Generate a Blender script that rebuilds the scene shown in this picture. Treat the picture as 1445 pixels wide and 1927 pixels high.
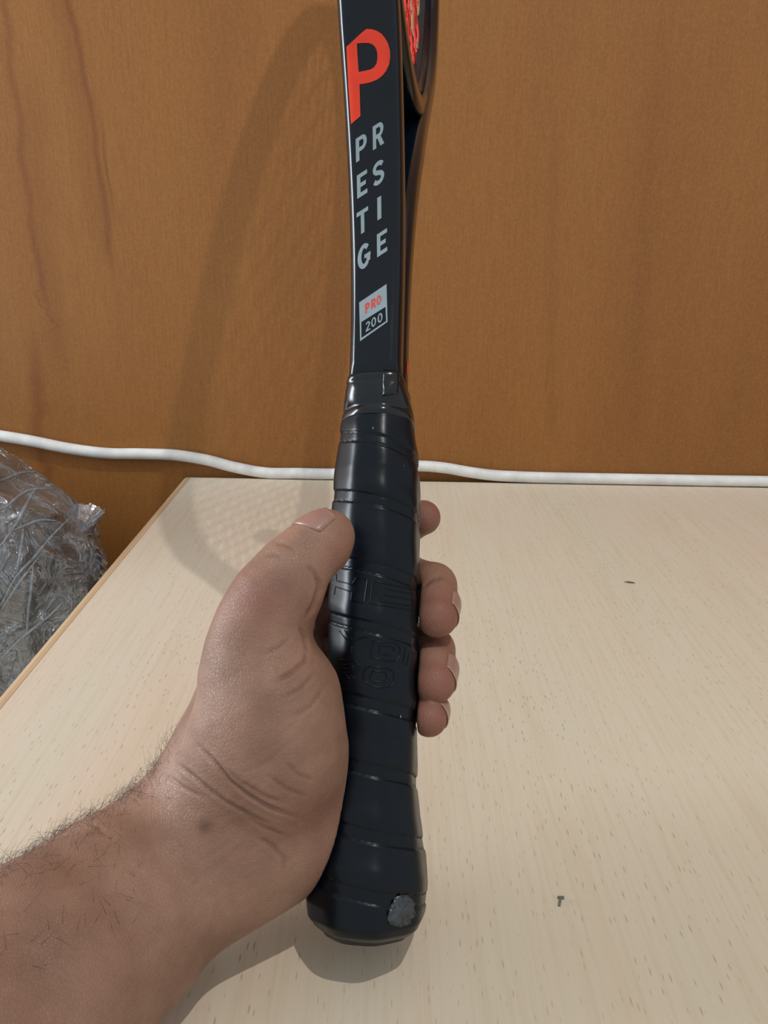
import bpy, bmesh, math, random
import numpy as np
from mathutils import Vector, Matrix, noise
from mathutils.bvhtree import BVHTree
from mathutils.geometry import tessellate_polygon

random.seed(7); rng = np.random.default_rng(7)
S = bpy.context.scene
COL = S.collection
for o in list(bpy.data.objects): bpy.data.objects.remove(o)

# ------------------------------------------------------------------ camera
FPX, IW, IH = 1430.0, 1445.0, 1927.0
CAM_H, PITCH, ROLL = 0.225, math.radians(20.0), math.radians(1.0)
fw = np.array([0, math.cos(PITCH), -math.sin(PITCH)])
_r0 = np.array([1.0, 0, 0]); _u0 = np.cross(_r0, fw)
cr = math.cos(ROLL)*_r0 + math.sin(ROLL)*_u0
cu = -math.sin(ROLL)*_r0 + math.cos(ROLL)*_u0
CAM = np.array([0, 0, CAM_H])
cd = bpy.data.cameras.new('camera'); co = bpy.data.objects.new('camera', cd); COL.objects.link(co)
cd.sensor_fit = 'HORIZONTAL'; cd.sensor_width = 36.0; cd.lens = FPX/IW*36.0; cd.clip_start = 0.01
M = Matrix.Identity(4)
for i in range(3):
    M[i][0], M[i][1], M[i][2], M[i][3] = cr[i], cu[i], -fw[i], CAM[i]
co.matrix_world = M
S.camera = co

# ------------------------------------------------------------------ light
wd = bpy.data.worlds.new('room_light'); S.world = wd; wd.use_nodes = True
bg = wd.node_tree.nodes['Background']
bg.inputs['Color'].default_value = (0.90, 0.96, 1.0, 1); bg.inputs['Strength'].default_value = 0.53

def add_light(name, kind, loc, energy, color, **kw):
    l = bpy.data.lights.new(name, kind); l.energy = energy; l.color = color
    for k, v_ in kw.items(): setattr(l, k, v_)
    o = bpy.data.objects.new(name, l); COL.objects.link(o); o.location = loc
    return o
LAMP = np.array([0.335, -0.22, 1.60])
add_light('ceiling_bulb', 'POINT', LAMP, 29.0, (1.0, 0.965, 0.91), shadow_soft_size=0.010)
win = add_light('window_daylight', 'AREA', (-1.50, 0.42, 0.42), 21.0, (0.84, 0.93, 1.0), shape='RECTANGLE', size=0.38, size_y=0.95)
win.rotation_euler = (Vector((0, 0.3, 0.15)) - win.location).to_track_quat('-Z', 'Y').to_euler()

S.view_settings.view_transform = 'Standard'
S.view_settings.look = 'None'
S.view_settings.exposure = 0.25
S.view_settings.gamma = 1.0
S.view_settings.use_curve_mapping = False

# ------------------------------------------------------------------ helpers
def ray(px, py): return fw + (px-IW/2)/FPX*cr - (py-IH/2)/FPX*cu
def C(px, py, z): return CAM + z*ray(px, py)            # a measured photo point at a given depth, as a room position
def on_table(px, py, zz=0.0):
    d = ray(px, py); return CAM + d*((zz-CAM_H)/d[2])
def on_wall(px, py, Y):
    d = ray(px, py); return CAM + d*(Y/d[1])
def proj(p):
    q = np.asarray(p) - CAM; z = q@fw
    return IW/2 + FPX*(q@cr)/z, IH/2 - FPX*(q@cu)/z, z

def mesh(name, verts, faces, mat=None, parent=None, smooth=True):
    me = bpy.data.meshes.new(name)
    me.from_pydata([tuple(map(float, v_)) for v_ in verts], [], [tuple(map(int, f_)) for f_ in faces])
    if mat: me.materials.append(mat)
    if smooth: me.polygons.foreach_set('use_smooth', [True]*len(me.polygons))
    me.update()
    o = bpy.data.objects.new(name, me); COL.objects.link(o)
    if parent: o.parent = parent
    return o
def bm_obj(name, bm, mat, parent=None, smooth=False):
    me = bpy.data.meshes.new(name); bm.to_mesh(me); bm.free()
    me.materials.append(mat)
    if smooth: me.polygons.foreach_set('use_smooth', [True]*len(me.polygons))
    o = bpy.data.objects.new(name, me); COL.objects.link(o)
    if parent: o.parent = parent
    return o
def box(name, lo, hi, mat, parent=None, bevel=0.0, seg=2):
    bm = bmesh.new(); bmesh.ops.create_cube(bm, size=1)
    for v_ in bm.verts:
        for i in range(3): v_.co[i] = (lo[i]+hi[i])/2 + v_.co[i]*(hi[i]-lo[i])
    if bevel: bmesh.ops.bevel(bm, geom=bm.edges[:], offset=bevel, segments=seg, affect='EDGES', profile=0.5)
    return bm_obj(name, bm, mat, parent, smooth=False)
def empty(name, loc=(0, 0, 0)):
    o = bpy.data.objects.new(name, None); COL.objects.link(o); o.location = loc; o.empty_display_size = 0.02
    return o
def tag(o, label=None, cat=None, group=None, kind=None):
    if label: o['label'] = label
    if cat: o['category'] = cat
    if group: o['group'] = group
    if kind: o['kind'] = kind
    return o
def tube(points, rad, n=8, cap=True):
    """verts, faces of a round tube through points (parallel transport)"""
    P = [Vector(map(float, p)) for p in points]; N = len(P)
    R = rad if hasattr(rad, '__len__') else [rad]*N
    T = [(P[min(i+1, N-1)]-P[max(i-1, 0)]).normalized() for i in range(N)]
    a = T[0].orthogonal().normalized(); vs, fs = [], []
    for i in range(N):
        a = (a - T[i]*a.dot(T[i])).normalized(); b = T[i].cross(a)
        for k in range(n):
            t = 2*math.pi*k/n
            vs.append(P[i] + (a*math.cos(t) + b*math.sin(t))*R[i])
    for i in range(N-1):
        for k in range(n):
            k2 = (k+1) % n
            fs.append((i*n+k, i*n+k2, (i+1)*n+k2, (i+1)*n+k))
    if cap:
        fs.append(tuple(range(n))[::-1]); fs.append(tuple((N-1)*n+k for k in range(n)))
    return vs, fs
def catmull(pts, n=8):
    P = np.array(pts, float); Q = np.vstack([2*P[0]-P[1], P, 2*P[-1]-P[-2]]); out = []
    for i in range(1, len(Q)-2):
        for k in range(n):
            t = k/n
            out.append(0.5*((2*Q[i]) + (-Q[i-1]+Q[i+1])*t + (2*Q[i-1]-5*Q[i]+4*Q[i+1]-Q[i+2])*t*t + (-Q[i-1]+3*Q[i]-3*Q[i+1]+Q[i+2])*t**3))
    out.append(P[-1]); return np.array(out)

# ------------------------------------------------------------------ materials
def srgb(r, g, b):
    f = lambda c: ((c/255+0.055)/1.055)**2.4 if c/255 > 0.04045 else c/255/12.92
    return (f(r), f(g), f(b), 1)
class NT:
    def __init__(s, name):
        s.m = bpy.data.materials.new(name); s.m.use_nodes = True
        s.t = s.m.node_tree; s.b = s.t.nodes['Principled BSDF']; s.out = s.t.nodes['Material Output']
    def n(s, typ, **kw):
        nd = s.t.nodes.new(typ)
        for k, v_ in kw.items():
            if k.startswith('i_'): nd.inputs[k[2:].replace('_', ' ')].default_value = v_
            else: setattr(nd, k, v_)
        return nd
    def l(s, a, b): s.t.links.new(a, b)
    def math(s, op, a, b=None, c=None, clamp=False):
        nd = s.n('ShaderNodeMath', operation=op); nd.use_clamp = clamp
        for i, x in enumerate((a, b, c)):
            if x is None: continue
            if isinstance(x, (int, float)): nd.inputs[i].default_value = x
            else: s.l(x, nd.inputs[i])
        return nd.outputs[0]
    def coord(s, scale=(1, 1, 1), rot=(0, 0, 0), kind='Object'):
        tc = s.n('ShaderNodeTexCoord'); mp = s.n('ShaderNodeMapping')
        mp.inputs['Scale'].default_value = scale; mp.inputs['Rotation'].default_value = rot
        s.l(tc.outputs[kind], mp.inputs['Vector']); return mp.outputs['Vector']
    def noise(s, vec, scale=1, detail=2, rough=0.5, dist=0.0):
        nd = s.n('ShaderNodeTexNoise'); s.l(vec, nd.inputs['Vector'])
        nd.inputs['Scale'].default_value = scale; nd.inputs['Detail'].default_value = detail
        nd.inputs['Roughness'].default_value = rough; nd.inputs['Distortion'].default_value = dist
        return nd.outputs['Fac']
    def ramp(s, fac, stops):
        nd = s.n('ShaderNodeValToRGB'); e = nd.color_ramp.elements
        while len(e) < len(stops): e.new(0.5)
        for i, (p, c) in enumerate(stops):
            e[i].position = p; e[i].color = c if hasattr(c, '__len__') else (c, c, c, 1)
        s.l(fac, nd.inputs[0]); return nd.outputs[0]
    def mix(s, fac, a, b, mode='MIX'):
        nd = s.n('ShaderNodeMix', data_type='RGBA', blend_type=mode)
        for idx, x in ((0, fac), (6, a), (7, b)):
            if isinstance(x, (int, float)): nd.inputs[idx].default_value = x
            elif hasattr(x, '__len__'): nd.inputs[idx].default_value = x
            else: s.l(x, nd.inputs[idx])
        return nd.outputs[2]
    def bump(s, height, strength=0.3, dist=0.001):
        nd = s.n('ShaderNodeBump'); nd.inputs['Strength'].default_value = strength; nd.inputs['Distance'].default_value = dist
        s.l(height, nd.inputs['Height']); s.l(nd.outputs[0], s.b.inputs['Normal']); return nd
    def set(s, color=None, rough=None, spec=None, **kw):
        if color is not None:
            if hasattr(color, '__len__'): s.b.inputs['Base Color'].default_value = color
            else: s.l(color, s.b.inputs['Base Color'])
        if rough is not None:
            if isinstance(rough, (int, float)): s.b.inputs['Roughness'].default_value = rough
            else: s.l(rough, s.b.inputs['Roughness'])
        if spec is not None: s.b.inputs['Specular IOR Level'].default_value = spec
        for k, v_ in kw.items(): s.b.inputs[k.replace('_', ' ')].default_value = v_
        return s.m

def mat_beech():
    t = NT('beech_laminate')
    n1 = t.noise(t.coord((5, 0.7, 1)), 1, 3, 0.55, 0.3)
    c = t.ramp(n1, [(0.30, srgb(210, 201, 179)), (0.48, srgb(214, 200, 179)), (0.58, srgb(217, 200, 181)), (0.70, srgb(211, 204, 184))])
    n2 = t.noise(t.coord((22, 1.3, 1)), 1, 3, 0.6, 0.6)
    c = t.mix(t.math('MULTIPLY', t.ramp(n2, [(0.52, 0.0), (0.72, 1.0)]), 0.55), c, srgb(211, 190, 164))
    n3 = t.noise(t.coord((420, 14, 1)), 1, 3, 0.6)
    c = t.mix(t.math('MULTIPLY', t.ramp(n3, [(0.45, 0.0), (0.75, 1.0)]), 0.28), c, srgb(190, 165, 130))
    # short dark pores (ray flecks) along the grain
    wob = t.n('ShaderNodeTexNoise'); wob.inputs['Scale'].default_value = 60
    tc = t.n('ShaderNodeTexCoord'); t.l(tc.outputs['Object'], wob.inputs['Vector'])
    off = t.n('ShaderNodeVectorMath', operation='MULTIPLY_ADD'); t.l(wob.outputs['Color'], off.inputs[0])
    off.inputs[1].default_value = (0.0008, 0.0, 0); t.l(tc.outputs['Object'], off.inputs[2])
    mp = t.n('ShaderNodeMapping'); mp.inputs['Scale'].default_value = (520, 92, 1); t.l(off.outputs[0], mp.inputs[0])
    vo = t.n('ShaderNodeTexVoronoi', voronoi_dimensions='2D'); t.l(mp.outputs[0], vo.inputs['Vector'])
    vo.inputs['Scale'].default_value = 1.0
    px = t.n('ShaderNodeSeparateColor'); t.l(vo.outputs['Color'], px.inputs[0])
    size = t.math('MULTIPLY_ADD', px.outputs[0], 0.24, -0.03)
    fl = t.math('MULTIPLY', t.math('SUBTRACT', size, vo.outputs['Distance']), 9.0, clamp=True)
    area = t.ramp(t.noise(t.coord((14, 2.2, 1)), 1, 2), [(0.35, 0.35), (0.62, 1.0)])
    fl = t.math('MULTIPLY', t.math('MULTIPLY', fl, area), 0.60)
    c = t.mix(fl, c, srgb(150, 118, 86))
    rg = t.math('MULTIPLY_ADD', n3, 0.12, 0.42)
    t.bump(t.math('SUBTRACT', t.math('MULTIPLY', n3, 0.3), fl), 0.25, 0.0002)
    return t.set(c, rg, 0.35)
def mat_edge():
    t = NT('beech_edge_band')
    n = t.noise(t.coord((60, 6, 60)), 1, 3, 0.6)
    c = t.ramp(n, [(0.3, srgb(190, 158, 124)), (0.7, srgb(206, 178, 144))])
    return t.set(c, 0.45, 0.35)
def mat_veneer():
    t = NT('brown_veneer')
    tc = t.n('ShaderNodeTexCoord'); sp = t.n('ShaderNodeSeparateXYZ'); t.l(tc.outputs['Object'], sp.inputs[0])
    X, Z = sp.outputs['X'], sp.outputs['Z']
    broad = t.noise(t.coord((7, 1, 1.1)), 1, 3, 0.55, 0.5)
    c = t.ramp(broad, [(0.28, srgb(131, 84, 39)), (0.5, srgb(142, 92, 43)), (0.72, srgb(149, 100, 48))])
    mid = t.noise(t.coord((34, 1, 2.2)), 1, 4, 0.6, 0.8)
    c = t.mix(t.math('MULTIPLY', t.ramp(mid, [(0.45, 0.0), (0.75, 1.0)]), 0.26), c, srgb(142, 84, 40))
    fine = t.noise(t.coord((900, 1, 40)), 1, 2, 0.6)
    c = t.mix(t.math('MULTIPLY', t.ramp(fine, [(0.4, 0.0), (0.72, 1.0)]), 0.34), c, srgb(120, 72, 34))
    fine2 = t.noise(t.coord((500, 1, 420)), 1, 2, 0.6)
    c = t.mix(t.math('MULTIPLY', t.ramp(fine2, [(0.4, 0.0), (0.7, 1.0)]), 0.14), c, srgb(196, 138, 78))
    # dark heartwood streaks
    wv = t.noise(t.coord((3, 1, 22)), 1, 4, 0.65)
    def streak(x0, z0, k, q, wid, zlo, zhi, amt, wamp=0.012):
        nonlocal c
        dz = t.math('SUBTRACT', Z, z0)
        cx = t.math('ADD', t.math('MULTIPLY_ADD', dz, k, x0), t.math('MULTIPLY', t.math('MULTIPLY', dz, dz), q))
        cx = t.math('ADD', cx, t.math('MULTIPLY', t.math('SUBTRACT', wv, 0.5), wamp))
        d = t.math('DIVIDE', t.math('SUBTRACT', X, cx), wid)
        g = t.math('POWER', 2.718, t.math('MULTIPLY', t.math('MULTIPLY', d, d), -1.0))
        a = t.math('MULTIPLY', t.math('SUBTRACT', Z, zlo), 22.0, clamp=True)
        b = t.math('MULTIPLY', t.math('SUBTRACT', zhi, Z), 22.0, clamp=True)
        f = t.math('MULTIPLY', t.math('MULTIPLY', g, t.math('MULTIPLY', a, b)), amt)
        c = t.mix(f, c, srgb(104, 50, 24))
    streak(-0.2485, 0.20, 0.02, -0.42, 0.0028, 0.17, 0.7, 0.42)
    streak(-0.2560, 0.20, 0.03, -0.42, 0.012, 0.19, 0.8, 0.22)
    streak(-0.2420, 0.24, -0.02, -0.2, 0.0012, 0.22, 0.33, 0.45)
    streak(-0.3120, 0.19, -0.06, 0.3, 0.0035, 0.14, 0.44, 0.36, 0.02)
    streak(-0.3060, 0.24, 0.02, 0.3, 0.012, 0.08, 0.36, 0.20, 0.02)
    streak(-0.3210, 0.12, 0.2, 0.3, 0.0015, 0.12, 0.19, 0.6, 0.10)
    streak(-0.3330, 0.05, 0.05, 0.3, 0.007, -0.2, 0.14, 0.45, 0.03)
    streak(0.196, 0.36, 0.05, 0.0, 0.002, 0.35, 0.40, 0.35)
    streak(0.087, 0.30, 0.0, 0.0, 0.0015, 0.29, 0.315, 0.5)
    streak(0.150, 0.15, -0.1, 0.3, 0.006, 0.02, 0.33, 0.12)
    streak(0.23, 0.15, -0.1, 0.3, 0.010, 0.02, 0.4, 0.10)
    streak(0.085, 0.055, 0.8, 0.0, 0.0016, 0.04, 0.075, 0.5)
    t.bump(fine, 0.18, 0.0004)
    return t.set(c, 0.46, 0.35)
def mat_skin():
    t = NT('skin')
    at = t.n('ShaderNodeAttribute', attribute_name='pigment_and_shade')
    sp = t.n('ShaderNodeSeparateColor'); t.l(at.outputs['Color'], sp.inputs[0])
    v1 = t.coord((1, 1, 1))
    n1 = t.noise(v1, 45, 3, 0.55)
    c = t.ramp(n1, [(0.30, srgb(129, 96, 78)), (0.50, srgb(145, 109, 90)), (0.72, srgb(158, 121, 102))])
    n2 = t.noise(v1, 320, 3, 0.6)
    c = t.mix(t.math('MULTIPLY', t.ramp(n2, [(0.42, 0.0), (0.75, 1.0)]), 0.20), c, srgb(118, 82, 62))
    c = t.mix(t.math('MULTIPLY', sp.outputs[0], 0.80), c, srgb(138, 82, 68))       # redder finger skin
    c = t.mix(t.math('MULTIPLY', sp.outputs[1], 0.85), c, srgb(84, 54, 42))        # darker knuckle skin, moles, shade painted in the thumb gap
    # fine skin relief: cells and wrinkles
    vo = t.n('ShaderNodeTexVoronoi', feature='DISTANCE_TO_EDGE'); vo.inputs['Scale'].default_value = 900
    wp = t.n('ShaderNodeVectorMath', operation='MULTIPLY_ADD')
    wn = t.n('ShaderNodeTexNoise'); wn.inputs['Scale'].default_value = 300; t.l(v1, wn.inputs[0])
    t.l(wn.outputs['Color'], wp.inputs[0]); wp.inputs[1].default_value = (0.0012, 0.0012, 0.0012); t.l(v1, wp.inputs[2])
    t.l(wp.outputs[0], vo.inputs['Vector'])
    cell = t.ramp(vo.outputs['Distance'], [(0.0, 0.0), (0.12, 1.0)])
    wr = t.noise(t.coord((260, 90, 420), (0.3, 0.2, 0.55)), 1, 4, 0.65)
    hgt = t.math('ADD', t.math('MULTIPLY', cell, 0.35), t.math('MULTIPLY', wr, 1.0))
    t.bump(hgt, 0.40, 0.0006)
    rg = t.math('MULTIPLY_ADD', n2, 0.16, 0.47)
    t.b.inputs['Subsurface Weight'].default_value = 0.12
    t.b.inputs['Subsurface Radius'].default_value = (1.0, 0.4, 0.2)
    t.b.inputs['Subsurface Scale'].default_value = 0.002
    return t.set(c, rg, 0.42)
def mat_simple(name, col, rough, spec=0.5, var=0.12, vscale=200, bump=0.0, **kw):
    t = NT(name); v1 = t.coord((1, 1, 1)); n = t.noise(v1, vscale, 3, 0.55)
    dark = tuple(x*(1-var) for x in col[:3])+(1,); lite = tuple(min(1, x*(1+var)) for x in col[:3])+(1,)
    c = t.ramp(n, [(0.3, dark), (0.7, lite)])
    rg = t.math('MULTIPLY_ADD', n, 0.10, rough-0.05)
    if bump: t.bump(n, bump, 0.0003)
    return t.set(c, rg, spec, **kw)

M_beech, M_edge, M_veneer, M_skin = mat_beech(), mat_edge(), mat_veneer(), mat_skin()
M_frame = mat_simple('racket_lacquer', (0.0016, 0.0042, 0.0080, 1), 0.14, 0.36, 0.2, 90)
M_grip = mat_simple('grip_polyurethane', (0.0010, 0.0036, 0.0075, 1), 0.31, 0.27, 0.25, 160, bump=0.08)
M_tape = mat_simple('black_tape', (0.003, 0.005, 0.007, 1), 0.20, 0.5, 0.2, 300, bump=0.12)
M_red = mat_simple('red_print', srgb(226, 58, 30), 0.35, 0.4, 0.05)
M_grey = mat_simple('grey_print', srgb(140, 155, 162), 0.35, 0.4, 0.05)
M_black_print = mat_simple('black_print', (0.010, 0.013, 0.016, 1), 0.3, 0.4, 0.05)
M_strred = mat_simple('red_string', srgb(225, 60, 55), 0.18, 0.6, 0.06)
M_strcream = mat_simple('cream_string', srgb(222, 196, 150), 0.25, 0.5, 0.06)
M_rubber = mat_simple('black_rubber', (0.012, 0.012, 0.013, 1), 0.5, 0.4, 0.2)
M_cable = mat_simple('white_cable_sheath', srgb(222, 221, 218), 0.45, 0.4, 0.12, 60)
M_floor = mat_simple('floor_tile', srgb(150, 140, 128), 0.4, 0.4, 0.1, 8)
M_nail = mat_simple('fingernail', srgb(156, 118, 106), 0.32, 0.5, 0.05, 300)
M_nailtip = mat_simple('nail_free_edge', srgb(172, 138, 120), 0.3, 0.5, 0.05, 300)
M_hair = mat_simple('dark_hair', (0.022, 0.014, 0.010, 1), 0.4, 0.3, 0.1)
M_sticker = mat_simple('clear_sticker', (0.036, 0.046, 0.055, 1), 0.28, 0.55, 0.45, 260, bump=0.5)
M_lint = mat_simple('lint', srgb(120, 128, 134), 0.6, 0.3)
M_crumb = mat_simple('grey_crumb', srgb(110, 108, 100), 0.6, 0.3, 0.3, 900)
M_splinter = mat_simple('brown_splinter', srgb(116, 92, 66), 0.6, 0.3, 0.3, 900)

# ------------------------------------------------------------------ the setting
WALL_Y = 0.7145
TX0, TX1, TY0, TY1 = -0.1965, 1.02, 0.02, 0.7075
wall = tag(box('wall_back', (-3.2, WALL_Y, -0.75), (3.2, WALL_Y+0.02, 1.85), M_veneer), 'brown wood veneer panel wall behind the table', 'wall', kind='structure')
floor = tag(box('floor', (-3.2, -1.6, -0.77), (3.2, WALL_Y, -0.75), M_floor), 'plain tiled floor under the table', 'floor', kind='structure')

table = tag(empty('table', ((TX0+TX1)/2, (TY0+TY1)/2, -0.75)), 'pale beech laminate table against the brown wood panel', 'table')
def child(o, p):
    o.parent = p; o.matrix_parent_inverse = p.matrix_world.inverted() if False else Matrix.Translation(-p.location)
    return o
BW = 0.0068
child(box('table_top', (TX0+BW, TY0, -0.025), (TX1, TY1, 0.0), M_beech, None, 0.0004, 1), table)
# rounded edge band along the left side
prof = [(BW, 0.0), (0.0040, -0.0002), (0.0018, -0.0009), (0.0004, -0.0021), (0.0, -0.004), (0.0, -0.023), (0.001, -0.025), (BW, -0.025)]
vs, fs = [], []
for yy in np.linspace(TY0, TY1, 24):
    for x, z in prof: vs.append((TX0+x, yy, z))
np_ = len(prof)
for i in range(23):
    for k in range(np_):
        fs.append((i*np_+k, (i+1)*np_+k, (i+1)*np_+(k+1) % np_, i*np_+(k+1) % np_))
fs += [tuple(range(np_)), tuple(23*np_+k for k in range(np_))[::-1]]
child(tag(mesh('edge_band', vs, fs, M_edge, None, smooth=False), 'slightly darker rounded edge band'), table)
for x in (TX0+0.012, TX1-0.03):
    child(box('light_block_leg', (x, TY0+0.03, -0.75), (x+0.018, TY1-0.004, -0.0255), M_beech, None, 0.0005, 1), table)  # unseen panel legs, made full depth to block light under the table
child(box('light_block_panel', (TX0+0.031, TY0+0.25, -0.55), (TX1-0.031, TY0+0.268, -0.0255), M_beech, None, 0.0005, 1), table)  # unseen panel, added to keep light off the wall below table level

# white cable along the wall
cpx = [(-160, 806), (-60, 812), (0, 820), (60, 830), (130, 844), (200, 853), (265, 854), (330, 856.5), (390, 866), (440, 879), (500, 892), (560, 898),
       (620, 899), (690, 890), (745, 879), (795, 877), (840, 881), (880, 888), (930, 894.5), (1000, 898), (1080, 901.5), (1160, 906), (1260, 908), (1360, 907), (1460, 906), (1650, 908), (1900, 906)]
CABR = 0.0054
cp = []
for x, y in cpx:
    p = on_wall(x, y, WALL_Y-CABR-0.0004)
    if p[0] > TX0-0.003: p[2] = max(p[2], CABR+0.0002)
    cp.append(p)
vs, fs = tube(catmull(cp, 6), CABR, 14)
cable = tag(mesh('power_cable', vs, fs, M_cable), 'thick white cable running along the wall behind the table', 'cable')

# ------------------------------------------------------------------ racket frame of reference
BUTT = C(691, 1735, 0.247); TOPP = C(731, 0, 0.326)
w_ = (TOPP-BUTT)/np.linalg.norm(TOPP-BUTT)
PSI = math.radians(8.2)
v0 = np.array([math.sin(PSI), math.cos(PSI), 0]); v_ax = v0-(v0@w_)*w_; v_ax /= np.linalg.norm(v_ax)
u_ax = np.cross(v_ax, w_)
def RL(u, v, s): return BUTT + u*u_ax + v*v_ax + s*w_
racket = tag(empty('tennis_racket', tuple(BUTT)), 'black tennis racket with red letter on its side held upright in the hand', 'racket')
RINV = Matrix.Translation(-Vector(BUTT))
def rpart(o, label=None, kind=None):
    o.parent = racket; o.matrix_parent_inverse = RINV
    return tag(o, label, kind=kind)

# grip -----------------------------------------------------------------
GA, GB = 0.0154, 0.0172
def oct_r(th, a, b, p=16.0):
    c_, s_ = np.cos(th), np.sin(th)
    dd = 0.5*(a+b)*1.005
    q = math.sqrt(0.5)
    tot = (np.abs(c_)/a)**p + (np.abs(s_)/b)**p + (np.abs(c_*q+s_*q)/dd)**p + (np.abs(c_*q-s_*q)/dd)**p
    return tot**(-1.0/p)
gs = np.array([-0.001, 0.0005, 0.003, 0.008, 0.015, 0.020, 0.026, 0.032, 0.040, 0.050, 0.08, 0.135, 0.150, 0.160, 0.168, 0.1735])
gk = np.array([0.98, 1.10, 1.19, 1.235, 1.235, 1.20, 1.12, 1.065, 1.02, 0.985, 0.985, 1.01, 0.985, 0.92, 0.86, 0.825])
seams = [np.interp(0, [0, 1], [0, 1])]  # placeholder replaced below
_S = np.linspace(-0.02, 0.38, 2001)
_Y = np.array([proj(RL(0, -GB, s))[1] for s in _S])
def s_of_y(y): return float(np.interp(-y, -_Y, _S))
seams = np.array([s_of_y(y) for y in (822, 938, 1066, 1178, 1322, 1445, 1567, 1676)])
PITCHW = 0.0215
def grip_scale(s): return np.interp(s, gs, gk)
def grip_r(th, s):
    r = oct_r(th, GA, GB)*grip_scale(s)
    sp = s + PITCHW*(th+math.pi/2)/(2*math.pi)
    for sk in list(seams)+[seams[0]+0.0225, seams[-1]-0.017]:
        d = sp-sk
        r = r - 0.00042*((d > -0.0018) & (d < 0.0018)) - 0.00045*np.exp(-((d+0.0018)/0.00032)**2) - 0.00030*np.exp(-((d-0.0018)/0.00028)**2)
        r = r + 0.00030*np.exp(-((d-0.0050)/0.0035)**2)
    return r
NT_, SL = 128, np.linspace(-0.001, 0.1735, 420)
TH = np.linspace(-math.pi, math.pi, NT_, endpoint=False)
gv = []
for s in SL:
    r = grip_r(TH, s)
    # hand wrapping leaves gentle dents
    r = r + 0.00022*np.sin(s*310+TH*2.1)*np.sin(s*97+TH)
    for t, rr in zip(TH, r): gv.append(RL(rr*math.cos(t), rr*math.sin(t), s))
gf = []
for i in range(len(SL)-1):
    for k in range(NT_):
        k2 = (k+1) % NT_
        gf.append((i*NT_+k, i*NT_+k2, (i+1)*NT_+k2, (i+1)*NT_+k))
gf.append(tuple(range(NT_))[::-1]); gf.append(tuple((len(SL)-1)*NT_+k for k in range(NT_)))
grip = rpart(mesh('grip_wrap', gv, gf, M_grip), 'black spiral wrapped grip with flared end')
# butt cap end plate
vs = []; 
for k in range(48):
    t = 2*math.pi*k/48; r = float(oct_r(np.array(t), GA, GB))*0.93
    vs.append(RL(r*math.cos(t), r*math.sin(t), -0.0008))
for k in range(48):
    t = 2*math.pi*k/48; r = float(oct_r(np.array(t), GA, GB))*0.86
    vs.append(RL(r*math.cos(t), r*math.sin(t), -0.0026))
rpart(mesh('butt_cap', vs, [(k, 48+k, 48+(k+1) % 48, (k+1) % 48) for k in range(48)]+[tuple(range(95, 47, -1))[::-1], tuple(range(48))], M_rubber, smooth=False))

# finishing tape between grip and shaft
def rrect(a, b, rad, n=6):
    pts = []
    for cx, cy, t0 in ((a-rad, b-rad, 0), (-(a-rad), b-rad, 90), (-(a-rad), -(b-rad), 180), (a-rad, -(b-rad), 270)):
        for k in range(n+1):
            t = math.radians(t0+90*k/n); pts.append((cx+rad*math.cos(t), cy+rad*math.sin(t)))
    return pts
def loft(secs, capped=True):
    """secs: list of lists of world points with equal length"""
    n = len(secs[0]); vs = [p for s in secs for p in s]; fs = []
    for i in range(len(secs)-1):
        for k in range(n):
            k2 = (k+1) % n; fs.append((i*n+k, i*n+k2, (i+1)*n+k2, (i+1)*n+k))
    if capped: fs += [tuple(range(n))[::-1], tuple((len(secs)-1)*n+k for k in range(n))]
    return vs, fs
def tape_sec(s, a, b, dk):
    out = []
    for t in np.linspace(-math.pi, math.pi, 96, endpoint=False):
        c_, s_ = abs(math.cos(t)), abs(math.sin(t)); p = 14.0; dd = 0.5*(a+b)*dk; q = math.sqrt(0.5)
        r = ((c_/a)**p+(s_/b)**p+((c_+s_)*q/dd)**p)**(-1/p); out.append(RL(r*math.cos(t), r*math.sin(t), s))
    return out
secs = []
for s, a, b, dk in ((0.1690, .0128, .0145, 1.005), (0.1696, .01345, .0151, 1.005), (0.1722, .0130, .0147, 1.01), (0.1726, .0127, .0144, 1.015), (0.1735, .0126, .0143, 1.02), (0.1739, .0128, .0145, 1.03),
                    (0.1775, .0120, .0147, 1.12), (0.1812, .0111, .0150, 1.20), (0.1816, .0108, .0148, 1.21), (0.1824, .0107, .0148, 1.22), (0.1828, .0109, .0150, 1.22), (0.1848, .0104, .0149, 1.24), (0.1853, .0098, .0145, 1.25)):
    secs.append(tape_sec(s, a, b, dk))
vs, fs = loft(secs); tape = rpart(mesh('finishing_tape', vs, fs, M_tape, smooth=True), 'glossy black finishing tape')

# frame --------------------------------------------------------------------
HS, HA, HB = 0.507, 0.1150, 0.1740         # hoop centre along the axis, half width, half length
def bez(p0, p1, p2, p3, n):
    t = np.linspace(0, 1, n)[:, None]; p0, p1, p2, p3 = map(np.array, (p0, p1, p2, p3))
    return (1-t)**3*p0 + 3*(1-t)**2*t*p1 + 3*(1-t)*t*t*p2 + t**3*p3
s3 = 0.385; q3 = (HS-s3)/HB; v3 = HA*math.sqrt(1-q3*q3); sl = HA*q3/math.sqrt(1-q3*q3)/HB
arm = bez((0.0072, 0.205), (0.0072, 0.275), (v3-sl*0.055, s3-0.055), (v3, s3), 40)   # (v, s)
ang0 = math.asin(-q3)
hoop = np.array([(HA*math.cos(t), HS+HB*math.sin(t)) for t in np.linspace(ang0, math.pi-ang0, 120)])
path = np.vstack([[(0.0072, 0.1795), (0.0072, 0.19)], arm[:-1], hoop, (arm*[-1, 1])[::-1][1:], [(-0.0072, 0.19), (-0.0072, 0.1795)]])
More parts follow.
